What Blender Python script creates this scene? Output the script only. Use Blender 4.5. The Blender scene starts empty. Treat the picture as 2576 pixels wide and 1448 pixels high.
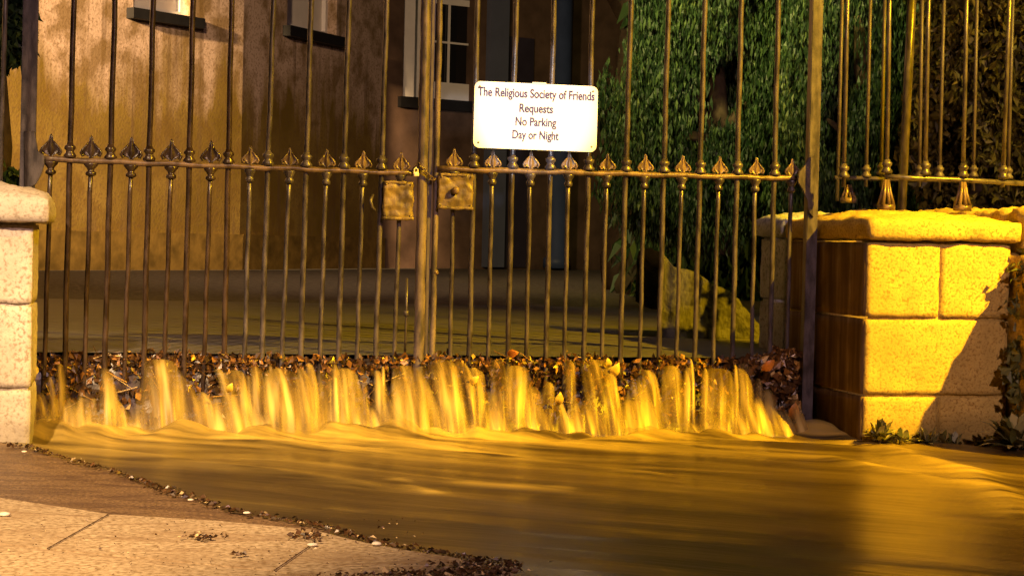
import bpy, bmesh, math, random
from mathutils import Vector, Matrix, noise
random.seed(7)
S = bpy.context.scene
COL = S.collection
R = math.radians
# ------------------------------------------------------------------ camera
IW, IH, FP = 2576.0, 1448.0, 4624.0          # picture units used for measuring
CAM = Vector((-1.25, -7.7, 0.806))
yaw, pitch, roll = R(12.0), R(-1.45), R(1.25)
fwd = Vector((math.sin(yaw)*math.cos(pitch), math.cos(yaw)*math.cos(pitch), math.sin(pitch)))
r0 = Vector((math.cos(yaw), -math.sin(yaw), 0)); u0 = r0.cross(fwd)
RT = r0*math.cos(roll)+u0*math.sin(roll); UP = u0*math.cos(roll)-r0*math.sin(roll)
cd = bpy.data.cameras.new('camera'); cam = bpy.data.objects.new('camera', cd); COL.objects.link(cam)
M3 = Matrix((RT, UP, -fwd)).transposed()
cam.matrix_world = Matrix.Translation(CAM) @ M3.to_4x4()
cd.sensor_width = 36; cd.lens = 36*FP/IW; cd.clip_end = 500; cd.clip_start = .05
S.camera = cam
def ray(u, v): return (fwd*FP + RT*(u-IW/2) - UP*(v-IH/2))
def onY(u, v, y=0.0):
    d = ray(u, v); return CAM + d*((y-CAM.y)/d.y)
def onX(u, v, x=0.0):
    d = ray(u, v); return CAM + d*((x-CAM.x)/d.x)
def onZ(u, v, z=0.0):
    d = ray(u, v); return CAM + d*((z-CAM.z)/d.z)
# ------------------------------------------------------------------ world and lamps (night, street lamps, added fill lights)
w = bpy.data.worlds.new('World'); S.world = w; w.use_nodes = True
wn = w.node_tree; bg = wn.nodes['Background']
sky = wn.nodes.new('ShaderNodeTexSky'); sky.sky_type = 'NISHITA'; sky.sun_disc = False
sky.sun_elevation = R(-4); sky.sun_rotation = R(200)
wn.links.new(sky.outputs[0], bg.inputs[0]); bg.inputs[1].default_value = 0.10
def lamp(name, loc, target, power, color, cone=None, radius=.06, blend=.5):
    ld = bpy.data.lights.new(name, 'SPOT' if cone else 'POINT'); ld.energy = power; ld.color = color
    ld.shadow_soft_size = radius
    if cone: ld.spot_size = R(cone); ld.spot_blend = blend
    o = bpy.data.objects.new(name, ld); COL.objects.link(o); o.location = loc
    o.rotation_euler = (Vector(target)-Vector(loc)).to_track_quat('-Z', 'Y').to_euler()
    return o
lamp('sodium_street_lamp_light', (4.85, -4.6, 5.0), (1.45, -.15, .3), 10000, (1, .55, .006), cone=50, radius=.05, blend=1)
lamp('warm_street_lamp_light', (-3.6, -6.6, 4.6), (-2.4, -2.3, .2), 5200, (1, .66, .34), cone=42, radius=.12, blend=.6)
lamp('front_fill_light', (1.7, -11.5, 6.0), (.4, 0, .9), 2300, (1, .60, .58), cone=44, radius=.2, blend=.8)  # unseen fill behind the camera that lifts the bars and shaded stone
lamp('house_wall_spot_light', (-7.2, 2.4, 4.6), (-7.2+.365*13, 2.4+.931*13, 1.5), 27000, (1, .65, .29), cone=34, radius=.2, blend=.12)  # added wall spot; its cone rim stands in for a shadow edge
lamp('house_fill_light', (-1.5, 3.5, 4.5), (2.2, 13, 1.4), 1400, (1, .66, .36), cone=70, radius=.2, blend=.8)  # invented low fill to lift the darker house walls
lamp('foliage_fill_light', (.6, .9, 3.6), (3.1, 4.4, 2.9), 1350, (1, .84, .26), cone=66, radius=.2, blend=.9)  # extra unseen light put in to brighten the conifers
lamp('sign_spot_light', (-.9, -8.6, 1.1), tuple(onY(1345, 276, 0)), 2900, (.95, .95, 1), cone=4.05, radius=.05, blend=.3)  # narrow white spot added only to whiten the sign
lamp('shrub_spot_light', (5.6, -1.4, 4.2), (3.5, 2.4, 1.7), 620, (1, .70, .10), cone=50, radius=.1, blend=.6)  # added so the golden shrub catches light
S.cycles.diffuse_bounces = 2; S.cycles.caustics_reflective = False
S.view_settings.view_transform = 'Standard'; S.view_settings.look = 'None'
S.view_settings.exposure = 0; S.view_settings.gamma = 1
S.cycles.transparent_max_bounces = 24
# ------------------------------------------------------------------ materials
def mat(name, rough=.6, spec=.4, metal=0):
    m = bpy.data.materials.new(name); m.use_nodes = True; nt = m.node_tree
    b = nt.nodes['Principled BSDF']; b.inputs['Roughness'].default_value = rough
    b.inputs['Specular IOR Level'].default_value = spec; b.inputs['Metallic'].default_value = metal
    return m, nt, b
def N(nt, t, **k):
    n = nt.nodes.new(t)
    for a, v in k.items(): setattr(n, a, v)
    return n
def nz(nt, scale, detail=4, stretch=(1, 1, 1), rot=(0, 0, 0), coord='Object', rough=.55, dist=0):
    tc = N(nt, 'ShaderNodeTexCoord'); mp = N(nt, 'ShaderNodeMapping'); n = N(nt, 'ShaderNodeTexNoise')
    mp.inputs['Scale'].default_value = stretch; mp.inputs['Rotation'].default_value = rot
    n.inputs['Scale'].default_value = scale; n.inputs['Detail'].default_value = detail
    n.inputs['Roughness'].default_value = rough; n.inputs['Distortion'].default_value = dist
    if rot != (0, 0, 0):
        m0 = N(nt, 'ShaderNodeMapping'); m0.inputs['Rotation'].default_value = rot; mp.inputs['Rotation'].default_value = (0, 0, 0)
        nt.links.new(tc.outputs[coord], m0.inputs[0]); nt.links.new(m0.outputs[0], mp.inputs[0])
    else: nt.links.new(tc.outputs[coord], mp.inputs[0])
    nt.links.new(mp.outputs[0], n.inputs[0])
    return n.outputs['Fac']
def ramp(nt, fac, stops):
    r = N(nt, 'ShaderNodeValToRGB'); e = r.color_ramp.elements
    while len(e) < len(stops): e.new(.5)
    for i, (p, c) in enumerate(stops):
        e[i].position = p; e[i].color = (*c, 1) if isinstance(c, tuple) else (c, c, c, 1)
    nt.links.new(fac, r.inputs[0]); return r.outputs[0]
def mix(nt, f, a, b, mode='MIX'):
    m = N(nt, 'ShaderNodeMix', data_type='RGBA', blend_type=mode)
    for i, x in ((0, f), (6, a), (7, b)):
        if isinstance(x, (int, float)): m.inputs[i].default_value = x
        elif isinstance(x, tuple): m.inputs[i].default_value = (*x, 1)
        else: nt.links.new(x, m.inputs[i])
    return m.outputs[2]
def math_(nt, op, a, b=0.0):
    m = N(nt, 'ShaderNodeMath', operation=op)
    for i, x in ((0, a), (1, b)):
        if isinstance(x, (int, float)): m.inputs[i].default_value = x
        else: nt.links.new(x, m.inputs[i])
    return m.outputs[0]
def bump(nt, b, h, strength=.3, dist=.01):
    bp = N(nt, 'ShaderNodeBump'); bp.inputs['Strength'].default_value = strength
    bp.inputs['Distance'].default_value = dist
    nt.links.new(h, bp.inputs['Height']); nt.links.new(bp.outputs[0], b.inputs['Normal'])
def setc(nt, b, c):
    if isinstance(c, tuple): b.inputs['Base Color'].default_value = (*c, 1)
    else: nt.links.new(c, b.inputs['Base Color'])
def attr(nt, name):
    a = N(nt, 'ShaderNodeAttribute'); a.attribute_name = name; return a
def granite(name, light, dark, scale=60, bs=.5):
    m, nt, b = mat(name, .85, .2)
    f1 = nz(nt, scale, 3); f2 = nz(nt, 9, 4); f3 = nz(nt, scale*2.3, 2)
    c = ramp(nt, f1, [(.36, dark), (.47, light), (.75, tuple(min(1, x*1.18) for x in light))])
    c = mix(nt, ramp(nt, f2, [(.4, 0.0), (.75, .55)]), c, tuple(x*.62 for x in light))
    c = mix(nt, ramp(nt, f3, [(.60, 0.0), (.66, .7)]), c, dark)
    big = nz(nt, 2.6, 3); c = mix(nt, ramp(nt, big, [(.42, 0.0), (.62, .45)]), c, tuple(x*.55 for x in light))
    tc = N(nt, 'ShaderNodeTexCoord'); sx = N(nt, 'ShaderNodeSeparateXYZ'); nt.links.new(tc.outputs['Object'], sx.inputs[0])
    wet = N(nt, 'ShaderNodeMapRange'); wet.inputs[1].default_value = .13; wet.inputs[2].default_value = .07; nt.links.new(math_(nt, 'ADD', sx.outputs['Z'], math_(nt, 'MULTIPLY', math_(nt, 'SUBTRACT', big, .5), .12)), wet.inputs[0])
    c = mix(nt, math_(nt, 'MULTIPLY', wet.outputs[0], .55), c, tuple(x*.3 for x in light))
    setc(nt, b, c); bump(nt, b, math_(nt, 'ADD', f1, math_(nt, 'MULTIPLY', f2, 1.5)), bs, .0045)
    return m
GR = granite('yellow_granite', (.56, .41, .11), (.30, .18, .04), 90)
GL = granite('pale_granite', (.60, .53, .46), (.32, .25, .19), 70)
GK = granite('kerb_granite', (.46, .38, .28), (.26, .2, .13), 80, .3)
def kerbmat():
    m, nt, b = mat('worn_kerb_granite', .7, .3)
    f1 = nz(nt, 60, 4); f2 = nz(nt, 5, 5); st = nz(nt, 3.5, 5, (1, 2.6, 1), (0, 0, R(12)), dist=1.2)
    c = ramp(nt, f1, [(.35, (.19, .125, .055)), (.5, (.38, .28, .16)), (.7, (.52, .40, .24))])
    c = mix(nt, ramp(nt, st, [(.54, 0.0), (.64, .6)]), c, (.22, .135, .065))
    c = mix(nt, ramp(nt, f2, [(.45, 0.0), (.7, .6)]), c, (.28, .19, .10))
    setc(nt, b, c); bump(nt, b, math_(nt, 'ADD', f1, math_(nt, 'MULTIPLY', st, 2.0)), .5, .008); return m
GK = kerbmat()
def iron(name, c1, c2, rough=.42, s=35):
    m, nt, b = mat(name, rough, .5)
    f = nz(nt, s, 5, (1, 1, .35)); g = nz(nt, 160, 2)
    c = ramp(nt, f, [(.38, c1), (.62, c2)])
    c = mix(nt, ramp(nt, g, [(.58, 0.0), (.68, .5)]), c, (.05, .03, .02))
    setc(nt, b, c); bump(nt, b, math_(nt, 'ADD', f, math_(nt, 'MULTIPLY', g, .5)), .35, .003)
    return m
IRON = iron('weathered_iron', (.026, .022, .026), (.090, .078, .088), .32)
IRON2 = iron('pitted_iron', (.055, .036, .024), (.19, .13, .085), .36, 22)
IRONP = iron('scuffed_post_iron', (.045, .038, .040), (.19, .150, .145), .38, 18)
IRON3 = iron('old_box_iron', (.06, .042, .018), (.24, .17, .07), .5, 14)
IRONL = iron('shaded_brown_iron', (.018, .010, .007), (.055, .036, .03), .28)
IROND = iron('dark_iron', (.05, .04, .045), (.10, .085, .085), .5)
def plain(name, c, rough=.6, spec=.3, var=.25, scale=8, bs=.1):
    m, nt, b = mat(name, rough, spec); f = nz(nt, scale, 5)
    setc(nt, b, ramp(nt, f, [(.3, tuple(x*(1-var) for x in c)), (.7, tuple(min(1, x*(1+var)) for x in c))]))
    bump(nt, b, f, bs, .01); return m
def stucco():
    m, nt, b = mat('stained_render', .9, .15)
    bl2 = nz(nt, 3.2, 6); g = N(nt, 'ShaderNodeTexCoord'); sx = N(nt, 'ShaderNodeSeparateXYZ'); nt.links.new(g.outputs['Object'], sx.inputs[0])
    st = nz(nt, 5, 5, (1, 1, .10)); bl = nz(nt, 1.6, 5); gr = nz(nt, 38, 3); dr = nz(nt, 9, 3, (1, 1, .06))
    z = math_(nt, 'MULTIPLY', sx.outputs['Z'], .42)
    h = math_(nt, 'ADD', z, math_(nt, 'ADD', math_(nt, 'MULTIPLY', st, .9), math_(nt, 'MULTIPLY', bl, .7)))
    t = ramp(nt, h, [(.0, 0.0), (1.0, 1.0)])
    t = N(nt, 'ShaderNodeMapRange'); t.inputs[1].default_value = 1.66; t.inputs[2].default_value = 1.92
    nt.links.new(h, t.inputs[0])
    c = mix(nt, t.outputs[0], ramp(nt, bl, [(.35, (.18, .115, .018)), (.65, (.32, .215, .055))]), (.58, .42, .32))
    c = mix(nt, ramp(nt, dr, [(.56, 0.0), (.68, .65)]), c, (.16, .10, .05))
    c = mix(nt, ramp(nt, bl2, [(.46, 0.0), (.60, .75)]), c, (.17, .10, .018))
    c = mix(nt, ramp(nt, gr, [(.5, 0.0), (.66, .6)]), c, (.17, .10, .04))
    setc(nt, b, c); bump(nt, b, gr, .25, .01); return m
STUC = stucco()
PLIN = plain('mossy_plinth', (.20, .125, .03), .9, .1, .4, 7, .4)
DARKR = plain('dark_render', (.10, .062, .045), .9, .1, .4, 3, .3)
SLATE = plain('black_sill_paint', (.012, .011, .012), .6)
WHITEP = plain('white_window_paint', (.75, .70, .68), .5, .3, .06)
GREYP = plain('blue_grey_paint', (.10, .11, .17), .55, .3, .1, 4)
NAVY = plain('navy_paint', (.045, .065, .15), .5, .3, .15, 4)
BLIND = plain('cream_blind', (.75, .68, .62), .8, .1, .05)
m_, nt_, b_ = mat('window_glass', .06, .5); setc(nt_, b_, (.012, .012, .014)); GLASS = m_
def tarmat():
    m, nt, b = mat('damp_tarmac', .5, .5); f = nz(nt, 90, 4); g = nz(nt, 4, 5, (1, 3, 1), (0, 0, R(12)), dist=1)
    c = ramp(nt, f, [(.35, (.08, .045, .02)), (.55, (.20, .12, .055)), (.72, (.34, .22, .11))])
    c = mix(nt, ramp(nt, g, [(.45, 0.0), (.6, .7)]), c, (.07, .036, .02))
    setc(nt, b, c); bump(nt, b, f, .6, .006); return m
TARMAC = tarmat()
GRAVEL = plain('wet_gravel', (.11, .095, .075), .75, .3, .4, 26, .5)
EARTH = plain('dark_earth', (.05, .04, .025), .9, .1, .4, 12, .4)
RUBBLE = plain('mossy_stone', (.070, .068, .060), .9, .1, .35, 10, .8)
RUBBLD = plain('dark_mossy_stone', (.022, .016, .009), .9, .1, .4, 10, .8)
BARK = plain('bark', (.07, .05, .03), .9, .1, .4, 14, .6)
SIGNW = plain('white_sign_enamel', (.88, .86, .85), .35, .5, .02, 3, 0)
INK = plain('sign_ink', (.035, .02, .09), .5, .3, .3, 30, 0)
def leafmat(name, stops, rough=.45, spec=.5):
    m, nt, b = mat(name, rough, spec); a = attr(nt, 'var')
    setc(nt, b, ramp(nt, a.outputs['Fac'], stops))
    return m
FOL = leafmat('green_foliage', [(0, (.006, .018, .008)), (.45, (.024, .052, .018)), (.8, (.06, .10, .03)), (1, (.17, .21, .06))], .5, .3)
FOLG = leafmat('golden_foliage', [(0, (.04, .032, .008)), (.5, (.11, .09, .016)), (.85, (.20, .15, .025)), (1, (.34, .25, .05))], .5, .3)
WEED = leafmat('weed_leaf', [(0, (.06, .075, .015)), (1, (.36, .32, .12))], .5, .4)
DEB = leafmat('wet_leaf', [(0, (.025, .014, .006)), (.5, (.10, .046, .015)), (.8, (.26, .12, .03)), (.93, (.46, .27, .07)), (1, (.62, .46, .22))], .36, .45)
YLEAF = plain('yellow_leaf', (.62, .42, .05), .4, .4, .2, 40, .3)
OLEAF = plain('orange_leaf', (.60, .22, .03), .4, .4, .2, 40, .3)
PEB = plain('pale_chip', (.65, .58, .45), .7, .2, .2, 60, .4)
def water_mat(name, c1, c2, foam_glint, rot, rough=.38, bs=.35):
    m, nt, b = mat(name, rough, .45)
    s1 = nz(nt, 1.0, 5, (.7, 4.2, 1), (0, 0, rot), rough=.5, dist=.6)
    s2 = nz(nt, 1.0, 4, (1.8, 13, 1), (0, 0, rot), rough=.55)
    f = math_(nt, 'ADD', math_(nt, 'MULTIPLY', s1, .65), math_(nt, 'MULTIPLY', s2, .35))
    c = ramp(nt, f, [(.37, c1), (.63, c2)])
    a = attr(nt, 'foam_glint')
    ff = math_(nt, 'MULTIPLY', a.outputs['Fac'], ramp(nt, f, [(.42, .05), (.58, 1.0)]))
    c = mix(nt, ff, c, foam_glint)
    setc(nt, b, c); bump(nt, b, f, bs, .03)
    return m
SILT = water_mat('silty_flood_water', (.030, .019, .008), (.074, .048, .016), (.54, .39, .10), R(36), .31)
YARDW = water_mat('still_brown_water', (.095, .092, .10), (.115, .108, .115), (.3, .25, .15), R(3), .5, .06)
def fallmat():
    m, nt, b = mat('falling_silty_water', .4, .4)
    tc = N(nt, 'ShaderNodeUVMap'); mp = N(nt, 'ShaderNodeMapping'); n = N(nt, 'ShaderNodeTexNoise')
    mp.inputs['Scale'].default_value = (20, .7, 1)
    n.inputs['Scale'].default_value = 1; n.inputs['Detail'].default_value = 2.5
    nt.links.new(tc.outputs[0], mp.inputs[0]); nt.links.new(mp.outputs[0], n.inputs[0])
    f = n.outputs['Fac']
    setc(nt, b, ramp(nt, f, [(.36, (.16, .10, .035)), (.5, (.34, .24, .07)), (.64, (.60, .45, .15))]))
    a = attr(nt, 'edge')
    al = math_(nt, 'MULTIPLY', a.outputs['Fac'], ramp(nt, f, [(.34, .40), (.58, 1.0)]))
    nt.links.new(al, b.inputs['Alpha'])
    bump(nt, b, f, .12, .008)
    b.inputs['Subsurface Weight'].default_value = 0
    return m
FALL = fallmat()
# ------------------------------------------------------------------ object helpers
def link(name, me, m, parent=None, smooth=False):
    o = bpy.data.objects.new(name, me); COL.objects.link(o)
    if m: me.materials.append(m)
    if parent: o.parent = parent
    if smooth:
        for p in me.polygons: p.use_smooth = True
    return o
def obj(name, bm, m, parent=None, smooth=False):
    me = bpy.data.meshes.new(name); bm.normal_update(); bm.to_mesh(me); bm.free()
    return link(name, me, m, parent, smooth)
def pyobj(name, V, F, m, parent=None, smooth=False, var=None):
    me = bpy.data.meshes.new(name); me.from_pydata([tuple(v) for v in V], [], F)
    if var is not None:
        a = me.attributes.new('var', 'FLOAT', 'FACE'); a.data.foreach_set('value', var)
    me.update(); return link(name, me, m, parent, smooth)
def tag(o, label=None, cat=None, group=None, kind=None):
    if label: o['label'] = label
    if cat: o['category'] = cat
    if group: o['group'] = group
    if kind: o['kind'] = kind
    return o
def empty(name, loc=(0, 0, 0)):
    o = bpy.data.objects.new(name, None); o.location = loc; o.empty_display_size = .1; COL.objects.link(o); return o
def adopt(o, root):
    o.parent = root; o.matrix_parent_inverse = Matrix.Translation(root.location).inverted(); return o
def bx(bm, a, b, M=None):
    vs = [bm.verts.new((x, y, z)) for x in (a[0], b[0]) for y in (a[1], b[1]) for z in (a[2], b[2])]
    for f in ((0, 1, 3, 2), (4, 6, 7, 5), (0, 4, 5, 1), (2, 3, 7, 6), (0, 2, 6, 4), (1, 5, 7, 3)):
        bm.faces.new([vs[i] for i in f])
    if M: bmesh.ops.transform(bm, matrix=M, verts=vs)
    return vs
def tube(bm, pts, rad, seg=10, cap=True):
    rings = []
    for i, p in enumerate(pts):
        p = Vector(p); d = (Vector(pts[min(i+1, len(pts)-1)])-Vector(pts[max(i-1, 0)])).normalized()
        a = d.cross(Vector((0, 1, 0.01))); a = a.normalized() if a.length > .05 else d.cross(Vector((1, 0, 0))).normalized()
        b = d.cross(a); r = rad[i] if isinstance(rad, (list, tuple)) else rad
        rings.append([bm.verts.new(p+(a*math.cos(t)+b*math.sin(t))*r) for t in (2*math.pi*k/seg for k in range(seg))])
    for q, s in zip(rings, rings[1:]):
        for k in range(seg): bm.faces.new((q[k], q[(k+1) % seg], s[(k+1) % seg], s[k]))
    if cap: bm.faces.new(rings[0][::-1]); bm.faces.new(rings[-1])
def lathe(bm, c, prof, seg=14, sy=1.0, ax=None):
    rings = []
    for z, r in prof:
        rings.append([bm.verts.new((c[0]+math.cos(t)*r, c[1]+math.sin(t)*r*sy, c[2]+z)) for t in (2*math.pi*k/seg for k in range(seg))])
    for q, s in zip(rings, rings[1:]):
        for k in range(seg): bm.faces.new((q[k], q[(k+1) % seg], s[(k+1) % seg], s[k]))
    bm.faces.new(rings[0][::-1]); bm.faces.new(rings[-1])
def nv(p, s, seed=0): return noise.fractal(Vector(p)*s+Vector((seed*7.3, seed*3.1, seed)), .6, 2.0, 4)
def rough_box(bm, a, b, r=.015, amp=.004, step=.03, seed=0, fn=None, ns=14):
    a = Vector(a); b = Vector(b); n = [max(2, int((b[i]-a[i])/step)) for i in range(3)]
    cache = {}
    def V(i, j, k):
        if (i, j, k) not in cache:
            p = Vector((a.x+(b.x-a.x)*i/n[0], a.y+(b.y-a.y)*j/n[1], a.z+(b.z-a.z)*k/n[2]))
            q = Vector([min(max(p[t], a[t]+r), b[t]-r) for t in range(3)])
            d = (p-q); d = d.normalized() if d.length > 1e-6 else Vector((0, 0, 0))
            p = q+d*(r+amp*nv(p, ns, seed)*2)
            if fn: p = fn(p)
            cache[(i, j, k)] = bm.verts.new(p)
        return cache[(i, j, k)]
    for ax in range(3):
        u, v = (ax+1) % 3, (ax+2) % 3
        for side in (0, n[ax]):
            for i in range(n[u]):
                for j in range(n[v]):
                    def g(x, y):
                        t = [0, 0, 0]; t[ax] = side; t[u] = x; t[v] = y; return V(*t)
                    f = [g(i, j), g(i+1, j), g(i+1, j+1), g(i, j+1)]
                    bm.faces.new(f if side else f[::-1])
# ================================================================== LARGE STRUCTURE
XR = 1.768                                    # inner face of right pillar
ZU = .315                                     # level of the held-back water
# ground
bm = bmesh.new(); bx(bm, (-150, -150, -.6), (150, 150, -.25)); tag(obj('ground', bm, EARTH), kind='structure')
# street flood water
def street_water():
    # non-uniform grid, finer near the fall
    xs = [-9+i*.5 for i in range(12)]+[-3+i*.0145 for i in range(455)]+[3.62+i*.4 for i in range(14)]
    ys = [-10+.5*i for i in range(10)]+[-5+.02*i for i in range(200)]+[-1.0+.0125*i for i in range(90)]
    V = []; foam_glint = []
    for y in ys:
        for x in xs:
            p = Vector((x, y, 0)); d = max(0, -y-.18)
            if x > XR-.03: d = max(0, d+(x-XR)*.9)
            if x < -1.4: d += (-1.4-x)*1.2
            fx = x*math.cos(.62)-y*math.sin(.62); fy = x*math.sin(.62)+y*math.cos(.62)
            a = noise.noise(Vector((fx*1.1, fy*5.0, 1.3))); b2 = noise.noise(Vector((fx*2.2, fy*13, 4.1)))
            c2 = noise.noise(Vector((fx*.7, fy*2.2, 9.3)))
            near = 1.6*math.exp(-d*1.3)
            z = .015*a*(.4+near)+.0040*b2*(.3+near)+.020*c2*(.6+near)
            # boil where the fall lands
            k = noise.noise(Vector((x*5.2, y*3.0, 7.7))); k2 = noise.noise(Vector((x*13, y*8, 2.2)))
            z += math.exp(-((y+.22)/.14)**2)*(.034+.042*k+.026*k2)*(1 if -1.55 < x < 1.5 else max(.1, 1-8*max(x-1.5, -1.55-x)))
            z += math.exp(-((y+.62+.12*c2)/.12)**2)*.012*(a+.6)
            # side bulge round the post
            z += .02*math.exp(-(((x-1.70)/.10)**2+((y+.2)/.12)**2))
            z -= .035*min(1, max(0, -y-1)/5)
            V.append((x, y, z))
            foam_glint.append(max(0, min(1, (math.exp(-d*3.0)*(1.9+1.2*a+.5*c2)+1.6*max(0, a-.22)*math.exp(-d*.8)))))
    RID = [([(2045, 1088), (2160, 1112), (2300, 1150), (2440, 1190), (2580, 1290)], .016, .8, .07), ([(640, 1098), (900, 1125), (1250, 1140), (1640, 1185)], .010, .55, .05),
           ([(1500, 1110), (1850, 1135), (2080, 1150), (2200, 1185), (2420, 1220)], .014, .5, .06), ([(110, 1090), (260, 1125), (520, 1170), (900, 1215)], .012, .35, .07),
           ([(1000, 1204), (1090, 1232)], .004, 1.0, .035), ([(1180, 1210), (1290, 1216), (1410, 1220)], .004, .9, .06), ([(845, 1270), (900, 1275)], .002, .4, .03),  # short low streaks are highlights painted into the foam colour
           ([(1480, 1420), (1700, 1440)], .003, .2, .06), ([(2200, 1400), (2576, 1425)], .004, .2, .08), ([(330, 1065), (480, 1098), (640, 1110)], .02, .8, .06), ([(1150, 1078), (1500, 1100), (1900, 1098)], .016, .7, .05)]
    RW = [([onZ(u, v, 0) for u, v in p], h, f, w_) for p, h, f, w_ in RID]
    for i, (x, y, z) in enumerate(V):
        if y < -4.2 or not -2 < x < 3.6: continue
        for p, h, f, w_ in RW:
            if not (min(q.y for q in p)-.3 < y < max(q.y for q in p)+.3): continue
            best = 9; bt = 0
            for a_, b_ in zip(p, p[1:]):
                dx, dy = b_.x-a_.x, b_.y-a_.y; t = ((x-a_.x)*dx+(y-a_.y)*dy)/(dx*dx+dy*dy); tc = min(1, max(0, t))
                ex, ey = x-a_.x-dx*tc, y-a_.y-dy*tc; dd = ex*ex+ey*ey
                if dd < best: best = dd
            if best < .16:
                wob = 1+.5*noise.noise(Vector((x*3, y*3, h*99))); g_ = math.exp(-best/(w_*w_*wob)); z += h*g_; foam_glint[i] = min(1, foam_glint[i]+f*g_*(.6+.5*wob-.5))
        V[i] = (x, y, z)
    nx = len(xs); F = [(j*nx+i, j*nx+i+1, (j+1)*nx+i+1, (j+1)*nx+i) for j in range(len(ys)-1) for i in range(nx-1)]
    o = pyobj('street_water', V, F, SILT, smooth=True)
    at = o.data.attributes.new('foam_glint', 'FLOAT', 'POINT'); at.data.foreach_set('value', foam_glint)
    tag(o, kind='structure')
street_water()
# held-back water in the yard
V = []; F = []; n1, n2 = 160, 120
for j in range(n2+1):
    for i in range(n1+1):
        x = -6+14*i/n1; y = .0+8.2*(j/n2)**1.5
        V.append((x, y, ZU+.0025*noise.noise(Vector((x*3, y*5, 0)))))
F = [(j*(n1+1)+i, j*(n1+1)+i+1, (j+1)*(n1+1)+i+1, (j+1)*(n1+1)+i) for j in range(n2) for i in range(n1)]
tag(pyobj('yard_water', V, F, YARDW, smooth=True), kind='structure')
# gravel yard rising to the building
V = []; F = []
for j in range(61):
    for i in range(81):
        x = -14+36*i/80; y = 5.2+24*j/60
        z = ZU-.03+(y-5.2)*.035 if y < 9.6 else ZU-.03+4.4*.035+(y-9.6)*.002
        V.append((x, y, z+.006*noise.noise(Vector((x*2, y*2, 3)))))
F = [(j*81+i, j*81+i+1, (j+1)*81+i+1, (j+1)*81+i) for j in range(60) for i in range(80)]
tag(pyobj('gravel_yard', V, F, GRAVEL, smooth=True), kind='structure')
# pavement (damp tarmac strip + granite kerb slabs)
def slab(name, pts, z, m, th=.12, bev=.006, kind='structure', holes=None):
    bm = bmesh.new(); P = [onZ(u, v, z) for u, v in pts]
    top = [bm.verts.new(p) for p in P]; bot = [bm.verts.new((p.x, p.y, p.z-th)) for p in P]
    n = len(P); bm.faces.new(top); bm.faces.new(bot[::-1])
    for i in range(n): bm.faces.new((top[i], bot[i], bot[(i+1) % n], top[(i+1) % n]))
    bmesh.ops.recalc_face_normals(bm, faces=bm.faces)
    return bm
edge = [(-160, 1085), (40, 1118), (120, 1142), (200, 1168), (265, 1180), (330, 1205), (380, 1222), (430, 1240), (500, 1258), (570, 1285), (650, 1298), (760, 1318), (830, 1332)]
bm = slab('pavement', edge+[(700, 1345), (430, 1330), (0, 1290), (-160, 1270)], .022, TARMAC)
tag(obj('pavement', bm, TARMAC), kind='structure')
def kerbs():
    bm = bmesh.new(); z = .034
    rows = [[(-190, 1222), (275, 1291), (120, 1378), (-190, 1345)],
            [(278, 1292), (560, 1309), (793, 1331), (789, 1365), (691, 1433), (123, 1379)],
            [(797, 1333), (905, 1360), (1010, 1380), (1130, 1398), (1210, 1413), (1290, 1428), (1240, 1446), (1100, 1462), (900, 1470), (694.5, 1434), (792.5, 1366)],
            [(-190, 1347), (119, 1381), (692, 1436), (892, 1472), (700, 1520), (-190, 1520)],
            [(-190, 1524), (690, 1524), (500, 1800), (-190, 1800)]]
    for r in rows:
        b2 = slab('k', r, z, GK, .14)
        top = [f for f in b2.faces if f.normal.z > .9]
        es = {e for f in top for e in f.edges}
        bmesh.ops.bevel(b2, geom=list(es), offset=.003, segments=2, affect='EDGES')
        me = bpy.data.meshes.new('t'); b2.to_mesh(me); b2.free(); bm.from_mesh(me); bpy.data.meshes.remove(me)
    tag(obj('kerb', bm, GK), kind='structure')
kerbs()
# ------------------------------------------------------------------ pillars
def pillar(name, x0, x1, y0, y1, courses, zcapb, zcapf, ztop, m, label, over=.045, seed=1, overl=None):
    overl = over if overl is None else overl
    root = empty(name, (x0, y0, 0))
    bm = bmesh.new()
    for ci, (za, zb, joints) in enumerate(courses):
        xs = [x0]+joints+[x1]
        for k in range(len(xs)-1):
            a = (xs[k]+(.003 if k else 0), y0, za+.003); b = (xs[k+1]-(.003 if k < len(xs)-2 else 0), y1, zb-.003)
            rough_box(bm, a, b, .007, .0018, .022, seed*10+ci*3+k)
    bx(bm, (x0+.012, y0+.012, -.2), (x1-.012, y1-.012, zcapb))
    adopt(obj('shaft', bm, m, None, True), root)
    bm = bmesh.new()
    cx = (x0-overl+x1+over)/2; cy = (y0+y1)/2; hx = (x1-x0+over+overl)/2; hy = (y1-y0)/2+over
    def dome(p):
        t = max(0, (p.z-zcapb)/(zcapf-zcapb)); ex = min(1, abs((p.x-cx)/hx)); ey = min(1, abs((p.y-cy)/hy))
        k = (1-ex**2.2)*(1-ey**2.2)
        p.z += t*(ztop-zcapf)*(k**.55) + t*.006*nv(p, 9, seed+5); return p
    rough_box(bm, (x0-overl, y0-over, zcapb+.004), (x1+over, y1+over, zcapf), .018, .0035, .022, seed+77, dome, 9)
    adopt(obj('cap', bm, m, None, True), root)
    tag(root, label, 'gate pillar'); return root
c0 = onY(2172, 1100, -.56)
XP0 = XR; PF = -.565
zr = lambda v, u=2300: onY(u, v, PF).z
jx = onY(2363, 800, PF).x; xe = onY(2538, 800, PF).x
pillar('gate_pillar', XR, xe, PF, .37, [(-.2, zr(996), [onY(2362, 1000, PF).x]), (zr(994), zr(802), []), (zr(800), zr(610), [jx])],
       zr(608), zr(556), zr(527), GR, 'yellow lit granite gate pillar at the right with a diagonal shadow edge', over=.035, seed=1, overl=.010)
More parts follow.
